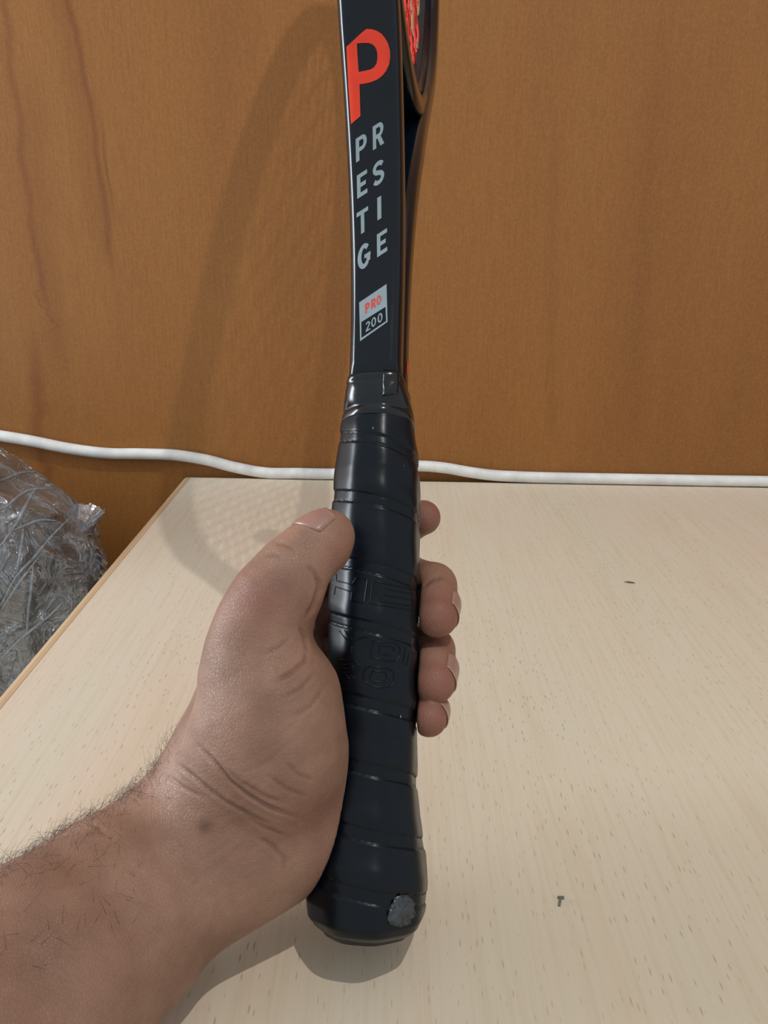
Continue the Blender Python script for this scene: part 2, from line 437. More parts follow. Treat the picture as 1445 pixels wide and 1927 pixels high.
def frame_sec(p, tang, beam, thick, rad):
    nrm = np.array([tang[1], -tang[0]])          # outward in (v, s)
    return [RL(x, p[0]+nrm[0]*y, p[1]+nrm[1]*y) for x, y in rrect(beam, thick, rad, 6)]
secs = []
for i in range(len(path)):
    tg = path[min(i+1, len(path)-1)]-path[max(i-1, 0)]; tg /= np.linalg.norm(tg)
    s = path[i][1]
    beam = float(np.interp(s, [0.15, 0.20, 0.31, 0.40, 0.68], [0.0095, 0.0095, 0.0112, 0.0108, 0.0102]))
    thick = float(np.interp(s, [0.15, 0.22, 0.32, 0.42], [0.0070, 0.0070, 0.0066, 0.0060]))
    secs.append(frame_sec(path[i], tg, beam, thick, 0.0042))
vs, fs = loft(secs); frame = rpart(mesh('frame', vs, fs, M_frame), 'glossy black frame with thin sides')
# throat bridge closing the hoop
bp = np.array([(HA*math.cos(t), HS+HB*math.sin(t)) for t in np.linspace(math.pi-ang0, 2*math.pi+ang0, 50)])
secs = []
for i in range(len(bp)):
    tg = bp[min(i+1, 49)]-bp[max(i-1, 0)]; tg /= np.linalg.norm(tg)
    secs.append(frame_sec(bp[i], tg, 0.0098, 0.0055, 0.003))
vs, fs = loft(secs); rpart(mesh('throat_bridge', vs, fs, M_frame))
# core between the two shaft tubes
vs, fs = loft([[RL(x, y, s) for x, y in rrect(0.0086, 0.006, 0.002, 3)] for s in np.linspace(0.18, 0.24, 8)])
rpart(mesh('shaft_core', vs, fs, M_frame))
# grommet strip inside the hoop
secs = []
gp = np.array([((HA-0.0064)*math.cos(t), HS+(HB-0.0064)*math.sin(t)) for t in np.linspace(0, 2*math.pi, 121)])
for i in range(len(gp)):
    a = gp[(i+1) % 120]; b = gp[(i-1) % 120]; tg = a-b; tg /= np.linalg.norm(tg)
    secs.append(frame_sec(gp[i], tg, 0.0032, 0.0009, 0.0006))
vs, fs = loft(secs, False); rpart(mesh('grommet_strip', vs, fs, M_rubber))
# strings
ia, ib = HA-0.006, HB-0.006
def half(s): return ia*math.sqrt(max(0, 1-((s-HS)/ib)**2))
for k in range(16):
    vv = (k-7.5)*0.0125
    L = ib*math.sqrt(1-(vv/ia)**2); n = 46
    pts = []
    for j in range(n):
        s = HS-L+2*L*j/(n-1); pts.append(RL(0.0007*math.sin((s-HS)/0.0160*math.pi+k*math.pi), vv, s))
    vs, fs = tube(pts, 0.00066, 6); rpart(mesh('main_string', vs, fs, M_strred))
for k in range(19):
    s = HS-0.144+k*0.0160; hv = half(s); n = 38
    pts = []
    for j in range(n):
        vv = -hv+2*hv*j/(n-1); pts.append(RL(-0.0007*math.sin(vv/0.0125*math.pi+k*math.pi), vv, s))
    vs, fs = tube(pts, 0.00066, 6); rpart(mesh('cross_string', vs, fs, M_strcream if k % 2 == 0 else M_strred))
# vibration dampener
DS = 0.384
secs = []
for u, r in ((-0.0045, 0.006), (-0.004, 0.0095), (-0.0012, 0.0105), (-0.0008, 0.0088), (0.0008, 0.0088), (0.0012, 0.0105), (0.004, 0.0095), (0.0045, 0.006)):
    secs.append([RL(u, r*math.cos(t), DS+r*math.sin(t)) for t in np.linspace(0, 2*math.pi, 28, endpoint=False)])
vs, fs = loft(secs); rpart(mesh('vibration_dampener', vs, fs, M_rubber))

# print on the racket ----------------------------------------------------
def bvh_of(*objs):
    vs, fs = [], []
    for o in objs:
        b = len(vs); vs += [v.co.copy() for v in o.data.vertices]; fs += [tuple(b+i for i in p.vertices) for p in o.data.polygons]
    return BVHTree.FromPolygons(vs, fs)
BV_frame = bvh_of(frame, tape); BV_grip = bvh_of(grip)
def cast(bv, px, py, off):
    d = Vector(ray(px, py)).normalized(); hit = bv.ray_cast(Vector(CAM), d)
    if hit[0] is None: return None
    n = hit[1]
    if n.dot(d) > 0: n = -n
    return hit[0]+n*off
def decal(name, loops, mat, bv=BV_frame, off=0.0002, sub=2, label=None):
    """flat print: closed outlines (first outer, then holes) laid on the surface they are printed on"""
    loops = [[Vector((x, y, 0)) for x, y in L] for L in loops]
    tris = tessellate_polygon(loops); flat = [p for L in loops for p in L]
    bm = bmesh.new(); bv_ = [bm.verts.new(p) for p in flat]
    for t in tris:
        try: bm.faces.new([bv_[i] for i in t])
        except ValueError: pass
    if sub: bmesh.ops.subdivide_edges(bm, edges=bm.edges[:], cuts=sub, use_grid_fill=True)
    bmesh.ops.triangulate(bm, faces=bm.faces[:])
    dead = []
    for v in bm.verts:
        p = cast(bv, v.co.x, v.co.y, off)
        if p is None: dead.append(v)
        else: v.co = p
    if dead: bmesh.ops.delete(bm, geom=dead, context='VERTS')
    o = bm_obj(name, bm, mat); return rpart(o, label)
def affine(loops, o, ex, ey): return [[(o[0]+x*ex[0]+y*ey[0], o[1]+x*ex[1]+y*ey[1]) for x, y in L] for L in loops]
def arc(cx, cy, rx, ry, a0, a1, n=10):
    return [(cx+rx*math.cos(math.radians(a0+(a1-a0)*k/n)), cy+ry*math.sin(math.radians(a0+(a1-a0)*k/n))) for k in range(n+1)]
ST = 0.27
def thick_stroke(pts, wx, wy):
    """closed outline of a polyline with pen half-widths"""
    P = np.array(pts, float); L, R = [], []
    for i in range(len(P)):
        t = P[min(i+1, len(P)-1)]-P[max(i-1, 0)]; t = t/np.linalg.norm(t); n = np.array([-t[1]*wx, t[0]*wy])
        L.append(tuple(P[i]+n)); R.append(tuple(P[i]-n))
    return L+R[::-1]
def letter(ch):
    if ch == 'P':
        return [[(0, 0), (0.30, 0), (0.30, 0.37), (0.55, 0.37)]+arc(0.55, 0.685, 0.43, 0.315, -90, 90, 12)[1:]+[(0, 1)],
                [(0.30, 0.55)]+arc(0.54, 0.69, 0.16, 0.14, -90, 90, 10)+[(0.30, 0.83)]]
    if ch == 'R':
        return [[(0, 0), (0.30, 0), (0.30, 0.38), (0.42, 0.38), (0.68, 0), (1.03, 0), (0.72, 0.41)]+arc(0.56, 0.70, 0.42, 0.30, -60, 90, 12)+[(0, 1)],
                [(0.30, 0.56)]+arc(0.54, 0.695, 0.16, 0.135, -90, 90, 10)+[(0.30, 0.83)]]
    if ch == 'E':
        return [[(0, 0), (0.95, 0), (0.95, 0.18), (0.32, 0.18), (0.32, 0.41), (0.82, 0.41), (0.82, 0.59), (0.32, 0.59), (0.32, 0.82), (0.95, 0.82), (0.95, 1), (0, 1)]]
    if ch == 'T':
        return [[(0.35, 0), (0.65, 0), (0.65, 0.82), (1.0, 0.82), (1.0, 1), (0, 1), (0, 0.82), (0.35, 0.82)]]
    if ch == 'I':
        return [[(0, 0), (0.36, 0), (0.36, 1), (0, 1)]]
    if ch == 'S':
        c = arc(0.52, 0.71, 0.36, 0.20, 25, 270, 14)+arc(0.48, 0.295, 0.37, 0.20, 90, -155, 14)[1:]
        return [thick_stroke(c, 0.145, 0.095)]
    if ch == 'G':
        c = arc(0.5, 0.5, 0.36, 0.41, 42, 315, 20)
        o = thick_stroke(c, 0.145, 0.095)
        return [o, ], [[(0.52, 0.40), (0.98, 0.40), (0.98, 0.22), (0.72, 0.14), (0.68, 0.40)]], [[(0.52, 0.38), (1.0, 0.38), (1.0, 0.54), (0.52, 0.54)]]
    if ch in 'O0':
        return [arc(0.5, 0.5, 0.5, 0.5, 0, 350, 24), arc(0.5, 0.5, 0.24, 0.34, 0, 350, 24)]
    if ch == '2':
        c = arc(0.48, 0.72, 0.34, 0.20, 165, -30, 12)+[(0.12, 0.09)]
        return [thick_stroke(c, 0.14, 0.085)], [[(0.02, 0.0), (0.95, 0.0), (0.95, 0.17), (0.12, 0.17)]]
def put(ch, o, ex, ey, mat, name, off=0.0002):
    L = letter(ch)
    groups = [L] if isinstance(L, list) else list(L)
    for i, g in enumerate(groups): decal(name, affine(g, o, ex, ey), mat, off=off+0.00002*i)
for ch, o, ex, ey in (
        ('P', (670.3, 306.5), (21, -14), (-1, -44.5)), ('R', (702, 283.5), (20.5, -13.5), (-0.8, -44.5)),
        ('E', (672.5, 375), (20, -13.2), (-0.9, -44)), ('S', (701.5, 355), (22, -14), (-0.6, -44.5)),
        ('T', (672, 446), (21.5, -14), (-0.8, -44)), ('I', (710.3, 415.5), (20.5, -13), (-0.4, -42.5)),
        ('G', (673.5, 513), (24, -15.5), (-0.4, -46)), ('E', (709.7, 485), (20, -13.2), (-0.5, -43))):
    put(ch, o, ex, ey, M_grey, 'printed_letter')
big = [(652.2, 88.4), (664, 77.5), (677, 65), (689.5, 54.8), (700, 55.5), (709.5, 58.5), (718, 64), (724.4, 72), (730, 82), (733.6, 94.7), (734, 108), (732, 122), (726.5, 134), (719.4, 143), (710, 150), (699.5, 154.5), (688, 157.5), (676.6, 159),
       (677.5, 190), (678.3, 219), (670, 226), (661, 234), (658.5, 200), (656, 162), (654, 125)]
hole = [(671.6, 82.2), (683, 81), (694.5, 81.3), (701, 84), (705.7, 88.4), (709, 95), (710.2, 102), (710.2, 111), (708.7, 119.6), (704.5, 126.5), (698, 131), (687, 133.6), (675, 135.8), (673, 108)]
decal('printed_emblem', [big, hole], M_red, sub=4, label='large red letter on the shaft side')
TLc, TRc, BRc, BLc = (676, 569.7), (727.4, 534.8), (729.4, 606), (677.6, 642.7)
DL, DR = (677, 604.6), (728.4, 573.5)
decal('badge_panel', [[TLc, TRc, DR, DL]], M_grey, off=0.0002, sub=3, label='grey upper half of the printed badge')
decal('badge_border', [[DL, DR, BRc, BLc], [(680, 606.6), (725.6, 577.8), (726.6, 604.6), (680.3, 636.4)]], M_grey, off=0.0002, sub=3)
for ch, o in (('P', (687.7, 590.5)), ('R', (698.9, 583)), ('O', (709.0, 576.5))):
    put(ch, o, (8.2, -5.4), (-0.4, -17.5), M_red, 'badge_letter', 0.0003)
for ch, o in (('2', (688.2, 626.3)), ('0', (699.0, 618.3)), ('0', (711.0, 610.5))):
    put(ch, o, (9, -5.8), (-0.4, -17.5), M_grey, 'badge_numeral', 0.0003)
decal('red_side_print', [[(765.0, 678), (768.3, 688), (769, 706), (766.6, 694), (765.4, 706), (764, 704)]], M_red, sub=1)
# loose tab of tape
tabpx = [(722, 696), (748, 699), (749, 742), (720, 745)]
bm = bmesh.new(); grid = []
for j in range(9):
    for i in range(7):
        a, b = i/6, j/8
        x = (tabpx[0][0]*(1-a)+tabpx[1][0]*a)*(1-b)+(tabpx[3][0]*(1-a)+tabpx[2][0]*a)*b
        y = (tabpx[0][1]*(1-a)+tabpx[1][1]*a)*(1-b)+(tabpx[3][1]*(1-a)+tabpx[2][1]*a)*b
        p = cast(BV_frame, x, y, 0.0006+0.0007*max(0, b-0.2)*math.sin(a*5+b*7))
        grid.append(bm.verts.new(p))
for j in range(8):
    for i in range(6): bm.faces.new([grid[j*7+i], grid[j*7+i+1], grid[(j+1)*7+i+1], grid[(j+1)*7+i]])
o = bm_obj('tape_tab', bm, M_tape, smooth=True); md = o.modifiers.new('t', 'SOLIDIFY'); md.thickness = 0.0004; md.offset = 1
rpart(o, 'crinkled tape end')
# embossed lettering on the grip
def emboss(name, lines):
    vs, fs = [], []
    for ln in lines:
        dens = []
        for a, b in zip(ln[:-1], ln[1:]):
            n = max(2, int(math.hypot(b[0]-a[0], b[1]-a[1])/2.5))
            dens += [(a[0]+(b[0]-a[0])*k/n, a[1]+(b[1]-a[1])*k/n) for k in range(n)]
        dens.append(ln[-1])
        pts = [cast(BV_grip, x, y, 0.00003) for x, y in dens]; pts = [p for p in pts if p is not None]
        if len(pts) < 2: continue
        v2, f2 = tube(pts, 0.00026, 6); b = len(vs); vs += v2; fs += [tuple(b+i for i in f) for f in f2]
    return rpart(mesh(name, vs, fs, M_grip), 'raised letter outline')
c3 = lambda L: [(520+x/3.6125, 760+y/3.6125) for x, y in L]
c4 = lambda L: [(520+x/3.6125, 1100+y/3.6125) for x, y in L]
sm = lambda L: [tuple(p) for p in catmull(L, 5)]
emboss('embossed_letter', [c3([(408, 1158), (410, 1203), (515, 1228), (545, 1180), (620, 1192), (598, 1352), (507, 1335), (515, 1280), (400, 1243), (394, 1295)])])
emboss('embossed_letter', [c3([(655, 1202), (640, 1356), (905, 1400)]), c3([(655, 1202), (928, 1262)]), c3([(740, 1255), (925, 1292)]), c3([(735, 1285), (735, 1300), (922, 1332)]), c3([(715, 1322), (712, 1342), (915, 1374)])])
emboss('embossed_letter', [c4([(430, 318), (462, 360), (495, 392)]), c4([(462, 308), (490, 348), (520, 378)]), c4([(520, 402), (560, 368), (630, 352)]), c4([(482, 408), (474, 458), (508, 466), (516, 420)])])
emboss('embossed_letter', [c4([(655, 385), (640, 495), (760, 522), (810, 520), (840, 480), (845, 435), (815, 402), (655, 385)]), c4([(705, 410), (700, 470), (775, 486), (802, 460), (800, 428), (705, 410)])])
emboss('embossed_letter', [c4([(880, 428), (862, 530)]), c4([(948, 470), (905, 462), (888, 548)])])
emboss('embossed_letter', [c4([(430, 508), (530, 520), (568, 550), (560, 585), (530, 602), (465, 600), (500, 645)]), c4([(500, 610), (540, 646)]), c4([(450, 545), (510, 549), (525, 565), (510, 577), (455, 570)])])
emboss('embossed_letter', [c4(x) for x in ()] + [sm(c4(L)) for L in ([(632, 558), (760, 572), (798, 605), (792, 665), (752, 704), (640, 684), (592, 640), (600, 580), (632, 558)], [(655, 588), (730, 596), (750, 620), (740, 658), (662, 655), (640, 628), (655, 588)])])
# peeling clear sticker on the butt
pts = []
ctr = (755, 1713); bm = bmesh.new(); rings = []
rim = [(0, -30), (14, -27), (23, -14), (24, 4), (18, 20), (6, 29), (-10, 30), (-24, 24), (-26, 8), (-20, -10), (-12, -24)]
c0 = bm.verts.new(cast(BV_grip, ctr[0], ctr[1], 0.0004))
for f in (0.35, 0.7, 1.0):
    R = []
    for i, (x, y) in enumerate(catmull(rim+[rim[0]], 3)[:-1]):
        R.append(bm.verts.new(cast(BV_grip, ctr[0]+x*f, ctr[1]+y*f, 0.0005+0.00045*math.sin(i*1.7+f*4)*(f > 0.5)-0.0001)))
    rings.append(R)
n = len(rings[0])
for k in range(n):
    bm.faces.new([c0, rings[0][k], rings[0][(k+1) % n]])
    for a, b in zip(rings[:-1], rings[1:]): bm.faces.new([a[k], b[k], b[(k+1) % n], a[(k+1) % n]])
o = bm_obj('clear_sticker', bm, M_sticker, smooth=True); md = o.modifiers.new('t', 'SOLIDIFY'); md.thickness = 0.0002; md.offset = 1
rpart(o, 'crinkled greyish clear sticker')
# lint specks on the grip
for x, y, r in ((702, 806, .00035), (753, 1350, .0005), (759, 877, .0002)):
    p = cast(BV_grip, x, y, 0.0002)
    if p:
        bm = bmesh.new(); bmesh.ops.create_icosphere(bm, subdivisions=1, radius=r)
        for v in bm.verts: v.co = Vector((v.co.x*0.7, v.co.y, v.co.z*1.5))+p
        rpart(bm_obj('lint_speck', bm, M_lint))

# ------------------------------------------------------------------ the hand and forearm
GH = 0.00072
CH = dict(
    arm=[((-260, 2110, .172), .036), ((-110, 1990, .186), .0335), ((70, 1852, .206), .0318), ((215, 1727, .226), .0292), ((330, 1632, .241), .0268), ((410, 1572, .249), .0255)],
    palm=[((410, 1572, .249), .0255), ((470, 1460, .256), .0255), ((500, 1380, .264), .0245), ((505, 1290, .276), .0200), ((512, 1200, .288), .0165)],
    heel=[((468, 1582, .247), .0205), ((535, 1552, .250), .0190), ((548, 1480, .250), .0190)],
    thenar=[((455, 1470, .242), .0200), ((503, 1395, .238), .0222), ((508, 1310, .237), .0190), ((490, 1255, .238), .0160)],
    thumb1=[((482, 1260, .239), .0160), ((485, 1215, .239), .0145), ((494, 1172, .238), .0131), ((517, 1128, .238), .0126), ((537, 1098, .239), .0111), ((554, 1067, .240), .0097)],
    thumb2=[((554, 1067, .240), .0097), ((584, 1034, .243), .0093), ((604, 1014, .245), .0084), ((617, 1003, .247), .0072)],
    thpad=[((590, 1042, .243), .0080), ((610, 1025, .245), .0080), ((622, 1008, .2465), .0068)],
    index=[((525, 1125, .292), .0125), ((620, 1050, .300), .0098), ((700, 1005, .305), .0090), ((765, 983, .305), .0080), ((796, 974, .300), .0069)],
    middle=[((518, 1190, .298), .0125), ((640, 1130, .304), .0100), ((765, 1088, .304), .0092), ((815, 1103, .284), .0085), ((821, 1135, .274), .0080), ((822, 1160, .267), .0074)],
    ring=[((518, 1262, .296), .0120), ((640, 1240, .300), .0098), ((760, 1208, .300), .0090), ((812, 1224, .280), .0083), ((817, 1256, .269), .0079), ((817, 1284, .262), .0073)],
    little=[((522, 1335, .288), .0110), ((640, 1330, .294), .0088), ((750, 1302, .291), .0078), ((798, 1316, .274), .0070), ((806, 1336, .265), .0067), ((807, 1352, .259), .0062)],
)
CHW = {k: [(C(*p), r) for p, r in v] for k, v in CH.items()}
# handle in racket coordinates, for flattening skin against it
allp = np.array([p for k in CHW for p, r in CHW[k]])
lo = allp.min(0)-0.042; hi = allp.max(0)+0.03; lo[2] = max(lo[2], -0.004)
dims = np.ceil((hi-lo)/GH).astype(int)
gx = [lo[i]+GH*np.arange(dims[i]) for i in range(3)]
BIG = 0.03
def cone_dist(P, a, ra, b, rb):
    ab = b-a; L2 = float(ab@ab)
    q = [P[i]-a[i] for i in range(3)]
    t = (q[0]*ab[0]+q[1]*ab[1]+q[2]*ab[2])/L2
    np.clip(t, 0, 1, out=t)
    d = np.sqrt((q[0]-t*ab[0])**2+(q[1]-t*ab[1])**2+(q[2]-t*ab[2])**2)
    return d-(ra+t*(rb-ra))
def smin(a, b, k):
    hq = np.clip(0.5+0.5*(b-a)/k, 0, 1)
    return b*(1-hq)+a*hq-k*hq*(1-hq)
def sub_idx(a, b, m):
    l_ = np.minimum(a, b)-m; h_ = np.maximum(a, b)+m
    i0 = np.clip(np.floor((l_-lo)/GH).astype(int), 0, dims); i1 = np.clip(np.ceil((h_-lo)/GH).astype(int), 0, dims)
    return tuple(slice(i0[i], i1[i]) for i in range(3))
def add_chain(D, chain, k):
    for (a, ra), (b, rb) in zip(chain[:-1], chain[1:]):
        sl_ = sub_idx(a, b, max(ra, rb)+0.016)
        P = np.meshgrid(*[gx[i][sl_[i]].astype(np.float32) for i in range(3)], indexing='ij', sparse=True)
        D[sl_] = smin(D[sl_], cone_dist(P, a, ra, b, rb).astype(np.float32), k)
def new(): return np.full(dims, BIG, np.float32)
D = new()
add_chain(D, CHW['arm'], 0.004); add_chain(D, CHW['palm'], 0.012); add_chain(D, CHW['heel'], 0.012)
add_chain(D, CHW['thenar'], 0.010); add_chain(D, CHW['thumb1'], 0.005)
T2 = new(); add_chain(T2, CHW['thumb2'], 0.002); add_chain(T2, CHW['thpad'], 0.004)
D = smin(D, T2, 0.0045)
Fg = new()
for nm in ('index', 'middle', 'ring', 'little'):
    T2[:] = BIG; add_chain(T2, CHW[nm], 0.0022); Fg = smin(Fg, T2, 0.0006)
D = smin(D, Fg, 0.007)
del T2, Fg
# press the skin against the handle: keep it outside the grip
hb0, hb1 = RL(0, 0, -0.02), RL(0, 0, 0.19)
sl_ = sub_idx(hb0, hb1, 0.03)
P = np.meshgrid(*[gx[i][sl_[i]].astype(np.float32) for i in range(3)], indexing='ij', sparse=True)
q = [P[i]-BUTT[i] for i in range(3)]
uu = q[0]*u_ax[0]+q[1]*u_ax[1]+q[2]*u_ax[2]; vv = q[0]*v_ax[0]+q[1]*v_ax[1]+q[2]*v_ax[2]; ss = q[0]*w_[0]+q[1]*w_[1]+q[2]*w_[2]
rr = np.sqrt(uu*uu+vv*vv); hd = rr-oct_r(np.arctan2(vv, uu), GA, GB, 16.0)*grip_scale(ss)-0.0006
D[sl_] = -smin(-D[sl_], hd.astype(np.float32), 0.0012)
del P, q, uu, vv, ss, rr, hd
# rest above the table top
zz = gx[2][None, None, :].astype(np.float32); D = np.maximum(D, 0.0006-zz)

def surface_nets(D):
    nx, ny, nz = D.shape
    ins = D < 0
    c = np.zeros((nx-1, ny-1, nz-1), np.uint8)
    for i in (0, 1):
        for j in (0, 1):
            for k in (0, 1): c += ins[i:nx-1+i, j:ny-1+j, k:nz-1+k]
    act = (c > 0) & (c < 8); idx = np.argwhere(act)
    vid = np.full(act.shape, -1, np.int64); vid[act] = np.arange(len(idx))
    acc = np.zeros((len(idx), 3)); cnt = np.zeros(len(idx))
    corners = [(i, j, k) for i in (0, 1) for j in (0, 1) for k in (0, 1)]
    val = {cc: D[idx[:, 0]+cc[0], idx[:, 1]+cc[1], idx[:, 2]+cc[2]].astype(float) for cc in corners}
    for a in corners:
        for ax in range(3):
            if a[ax] == 1: continue
            b = list(a); b[ax] = 1; b = tuple(b)
            da, db = val[a], val[b]; m = (da < 0) != (db < 0)
            t = np.where(m, da/np.where(m, da-db, 1), 0)
            p = np.array(a, float)[None, :].repeat(len(idx), 0); p[:, ax] += t
            acc[m] += p[m]; cnt[m] += 1
    V = lo+GH*(idx+acc/cnt[:, None])
    Q = []
    for ax in range(3):
        b, c2 = (ax+1) % 3, (ax+2) % 3
        s0 = [slice(None)]*3; s1 = [slice(None)]*3
        s0[ax] = slice(0, -1); s1[ax] = slice(1, None)
        s0[b] = s1[b] = slice(1, -1); s0[c2] = s1[c2] = slice(1, -1)
        A, B = ins[tuple(s0)], ins[tuple(s1)]
        for flag, sgn in ((A & ~B, 1), (~A & B, -1)):
            e = np.argwhere(flag); 
            if not len(e): continue
            e = e.copy(); e[:, b] += 1; e[:, c2] += 1
            def cell(db, dc):
                g = e.copy(); g[:, b] -= db; g[:, c2] -= dc
                return vid[g[:, 0], g[:, 1], g[:, 2]]
            q4 = np.stack([cell(1, 1), cell(0, 1), cell(0, 0), cell(1, 0)], 1)
            Q.append(q4 if sgn > 0 else q4[:, ::-1])
    return V, np.vstack(Q)
HV, HF = surface_nets(D)
HF = HF[(HF >= 0).all(1)]
E0 = np.vstack([HF[:, [0, 1]], HF[:, [1, 2]], HF[:, [2, 3]], HF[:, [3, 0]]])
def lap(V, lam):
    acc = np.zeros_like(V); cnt = np.zeros(len(V))
    np.add.at(acc, E0[:, 0], V[E0[:, 1]]); np.add.at(cnt, E0[:, 0], 1)
    return V+lam*(acc/np.maximum(cnt, 1)[:, None]-V)
for _ in range(3): HV = lap(HV, 0.5); HV = lap(HV, -0.42)
def vnormals(V, F):
    n = np.cross(V[F[:, 2]]-V[F[:, 0]], V[F[:, 3]]-V[F[:, 1]]); N = np.zeros_like(V)
    for k in range(4): np.add.at(N, F[:, k], n)
    return N/np.maximum(np.linalg.norm(N, axis=1), 1e-12)[:, None]
HN = vnormals(HV, HF)
def project_all(V):
    q = V-CAM; z = q@fw
    return np.stack([IW/2+FPX*(q@cr)/z, IH/2-FPX*(q@cu)/z], 1), z
HP, HZ = project_all(HV)
facing = np.einsum('ij,ij->i', HN, (CAM-HV))/np.linalg.norm(CAM-HV, axis=1)
def seg_dist(P, line):
    best = np.full(len(P), 1e9); par = np.zeros(len(P)); tot = len(line)-1
    for i, (a, b) in enumerate(zip(line[:-1], line[1:])):
        a, b = np.array(a, float), np.array(b, float); ab = b-a
        t = np.clip(((P-a)@ab)/(ab@ab), 0, 1); d = np.linalg.norm(P-a-t[:, None]*ab, axis=1)
        m = d < best; best[m] = d[m]; par[m] = (i+t[m])/tot
    return best, par
ck = lambda L: [(250+x/3.211, 920+y/3.211) for x, y in L]       # crop readings
ca = lambda L: [(x/2.223, 1400+y/2.223) for x, y in L]
creases = [  # polyline, depth (m), width (px)
    (ck([(1120, 520), (1128, 600), (1095, 700), (1040, 790)]), .0012, 6),
    (ck([(1050, 460), (1100, 510), (1125, 580)]), .0007, 5),
    (ck([(850, 330), (920, 335), (985, 375)]), .0005, 5),
    (ck([(800, 405), (860, 395), (905, 420)]), .0004, 5),
    (ck([(1055, 985), (1040, 1040), (960, 1110), (850, 1170)]), .0011, 5),
    (ck([(1000, 830), (1040, 900), (1060, 985)]), .0009, 5),
    (ck([(1110, 1100), (1020, 1200), (900, 1270)]), .0006, 5),
    (ck([(1160, 1190), (1080, 1310), (960, 1390)]), .0005, 5),
    (ck([(950, 900), (880, 960), (780, 1000)]), .0004, 5),
    (ca([(830, 10), (900, 75), (960, 150), (1040, 215), (1130, 265), (1270, 318)]), .0012, 5),
    (ca([(735, 80), (800, 130), (880, 195), (960, 250), (1050, 300), (1160, 350)]), .0009, 5),
    (ca([(700, 130), (760, 180), (850, 225)]), .0005, 5),
    (ca([(930, 90), (1010, 160), (1100, 215), (1200, 250)]), .0005, 5),
    (ca([(1000, 290), (1100, 345), (1220, 395)]), .0005, 5),
    (ca([(1060, 380), (1130, 420), (1190, 480), (1185, 560)]), .0005, 6),
    (ca([(1120, 130), (1200, 190), (1290, 220)]), .0004, 5),
    (ca([(1180, 60), (1250, 130), (1320, 150)]), .0004, 5),
    (ca([(370, 330), (415, 355), (440, 385)]), .0005, 4),
    ([(793, 1108), (812, 1090), (838, 1084)], .0006, 5),
]
disp = np.zeros(len(HV)); dark = np.zeros(len(HV)); red = np.zeros(len(HV))
front = (facing > 0.05) & (HZ < 0.285)
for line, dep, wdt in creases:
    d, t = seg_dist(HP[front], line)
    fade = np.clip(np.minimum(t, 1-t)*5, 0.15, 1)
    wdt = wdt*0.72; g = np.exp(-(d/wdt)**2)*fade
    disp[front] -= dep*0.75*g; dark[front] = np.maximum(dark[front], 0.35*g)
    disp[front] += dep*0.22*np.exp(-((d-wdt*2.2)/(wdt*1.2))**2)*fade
# parallel fine folds on the ball of the thumb and wrist
for k in range(16):
    x0 = 600-k*11+rng.uniform(-6, 6); y0 = 1295+k*21+rng.uniform(-5, 5)
    line = [(x0, y0), (x0-40, y0+38+rng.uniform(-6, 6)), (x0-95, y0+70+rng.uniform(-8, 8))]
    d, t = seg_dist(HP[front], line); disp[front] -= 0.00016*np.exp(-(d/4.5)**2)*np.clip(np.minimum(t, 1-t)*4, 0, 1)
# raised mole, darker skin patches, and shade painted into the thumb-handle gap
for (x, y, r, a) in ((385, 1552, 15, 1.0),):
    d = np.linalg.norm(HP-np.array([x, y]), axis=1); dark = np.maximum(dark, np.where(front, 0.75*np.exp(-(d/r)**2), 0)); disp += np.where(front, 0.0004*np.exp(-(d/(r*1.5))**2), 0)
for (x, y, r, a) in ((500, 1315, 28, .30), (500, 1405, 34, .26), (540, 1100, 30, .22), (575, 1015, 22, .30), (430, 1205, 26, .2), (60, 1640, 90, .25), (150, 1720, 70, .15), (600, 1190, 30, .35)):
    d = np.linalg.norm(HP-np.array([x, y]), axis=1); dark = np.maximum(dark, np.where(front, a*np.exp(-(d/r)**2), 0))
for (x, y, r, a) in ((480, 1130, 60, .55), (640, 1040, 40, .5), (600, 1150, 40, .4), (840, 1160, 60, .9), (830, 1280, 60, .9), (820, 1360, 50, .9), (810, 975, 50, .9), (590, 1540, 60, .3)):
    d = np.linalg.norm(HP-np.array([x, y]), axis=1); red = np.maximum(red, a*np.exp(-(d/r)**2))
HV = HV+HN*disp[:, None]
hand = mesh('person', HV, HF, M_skin)
tag(hand, 'bare left hand and forearm gripping the racket handle', 'person')
col = hand.data.color_attributes.new('pigment_and_shade', 'FLOAT_COLOR', 'POINT')
buf = np.ones((len(HV), 4), np.float32); buf[:, 0] = red; buf[:, 1] = dark; buf[:, 2] = 0
col.data.foreach_set('color', buf.ravel())
BV_hand = BVHTree.FromPolygons([Vector(v) for v in HV], [tuple(map(int, f)) for f in HF])

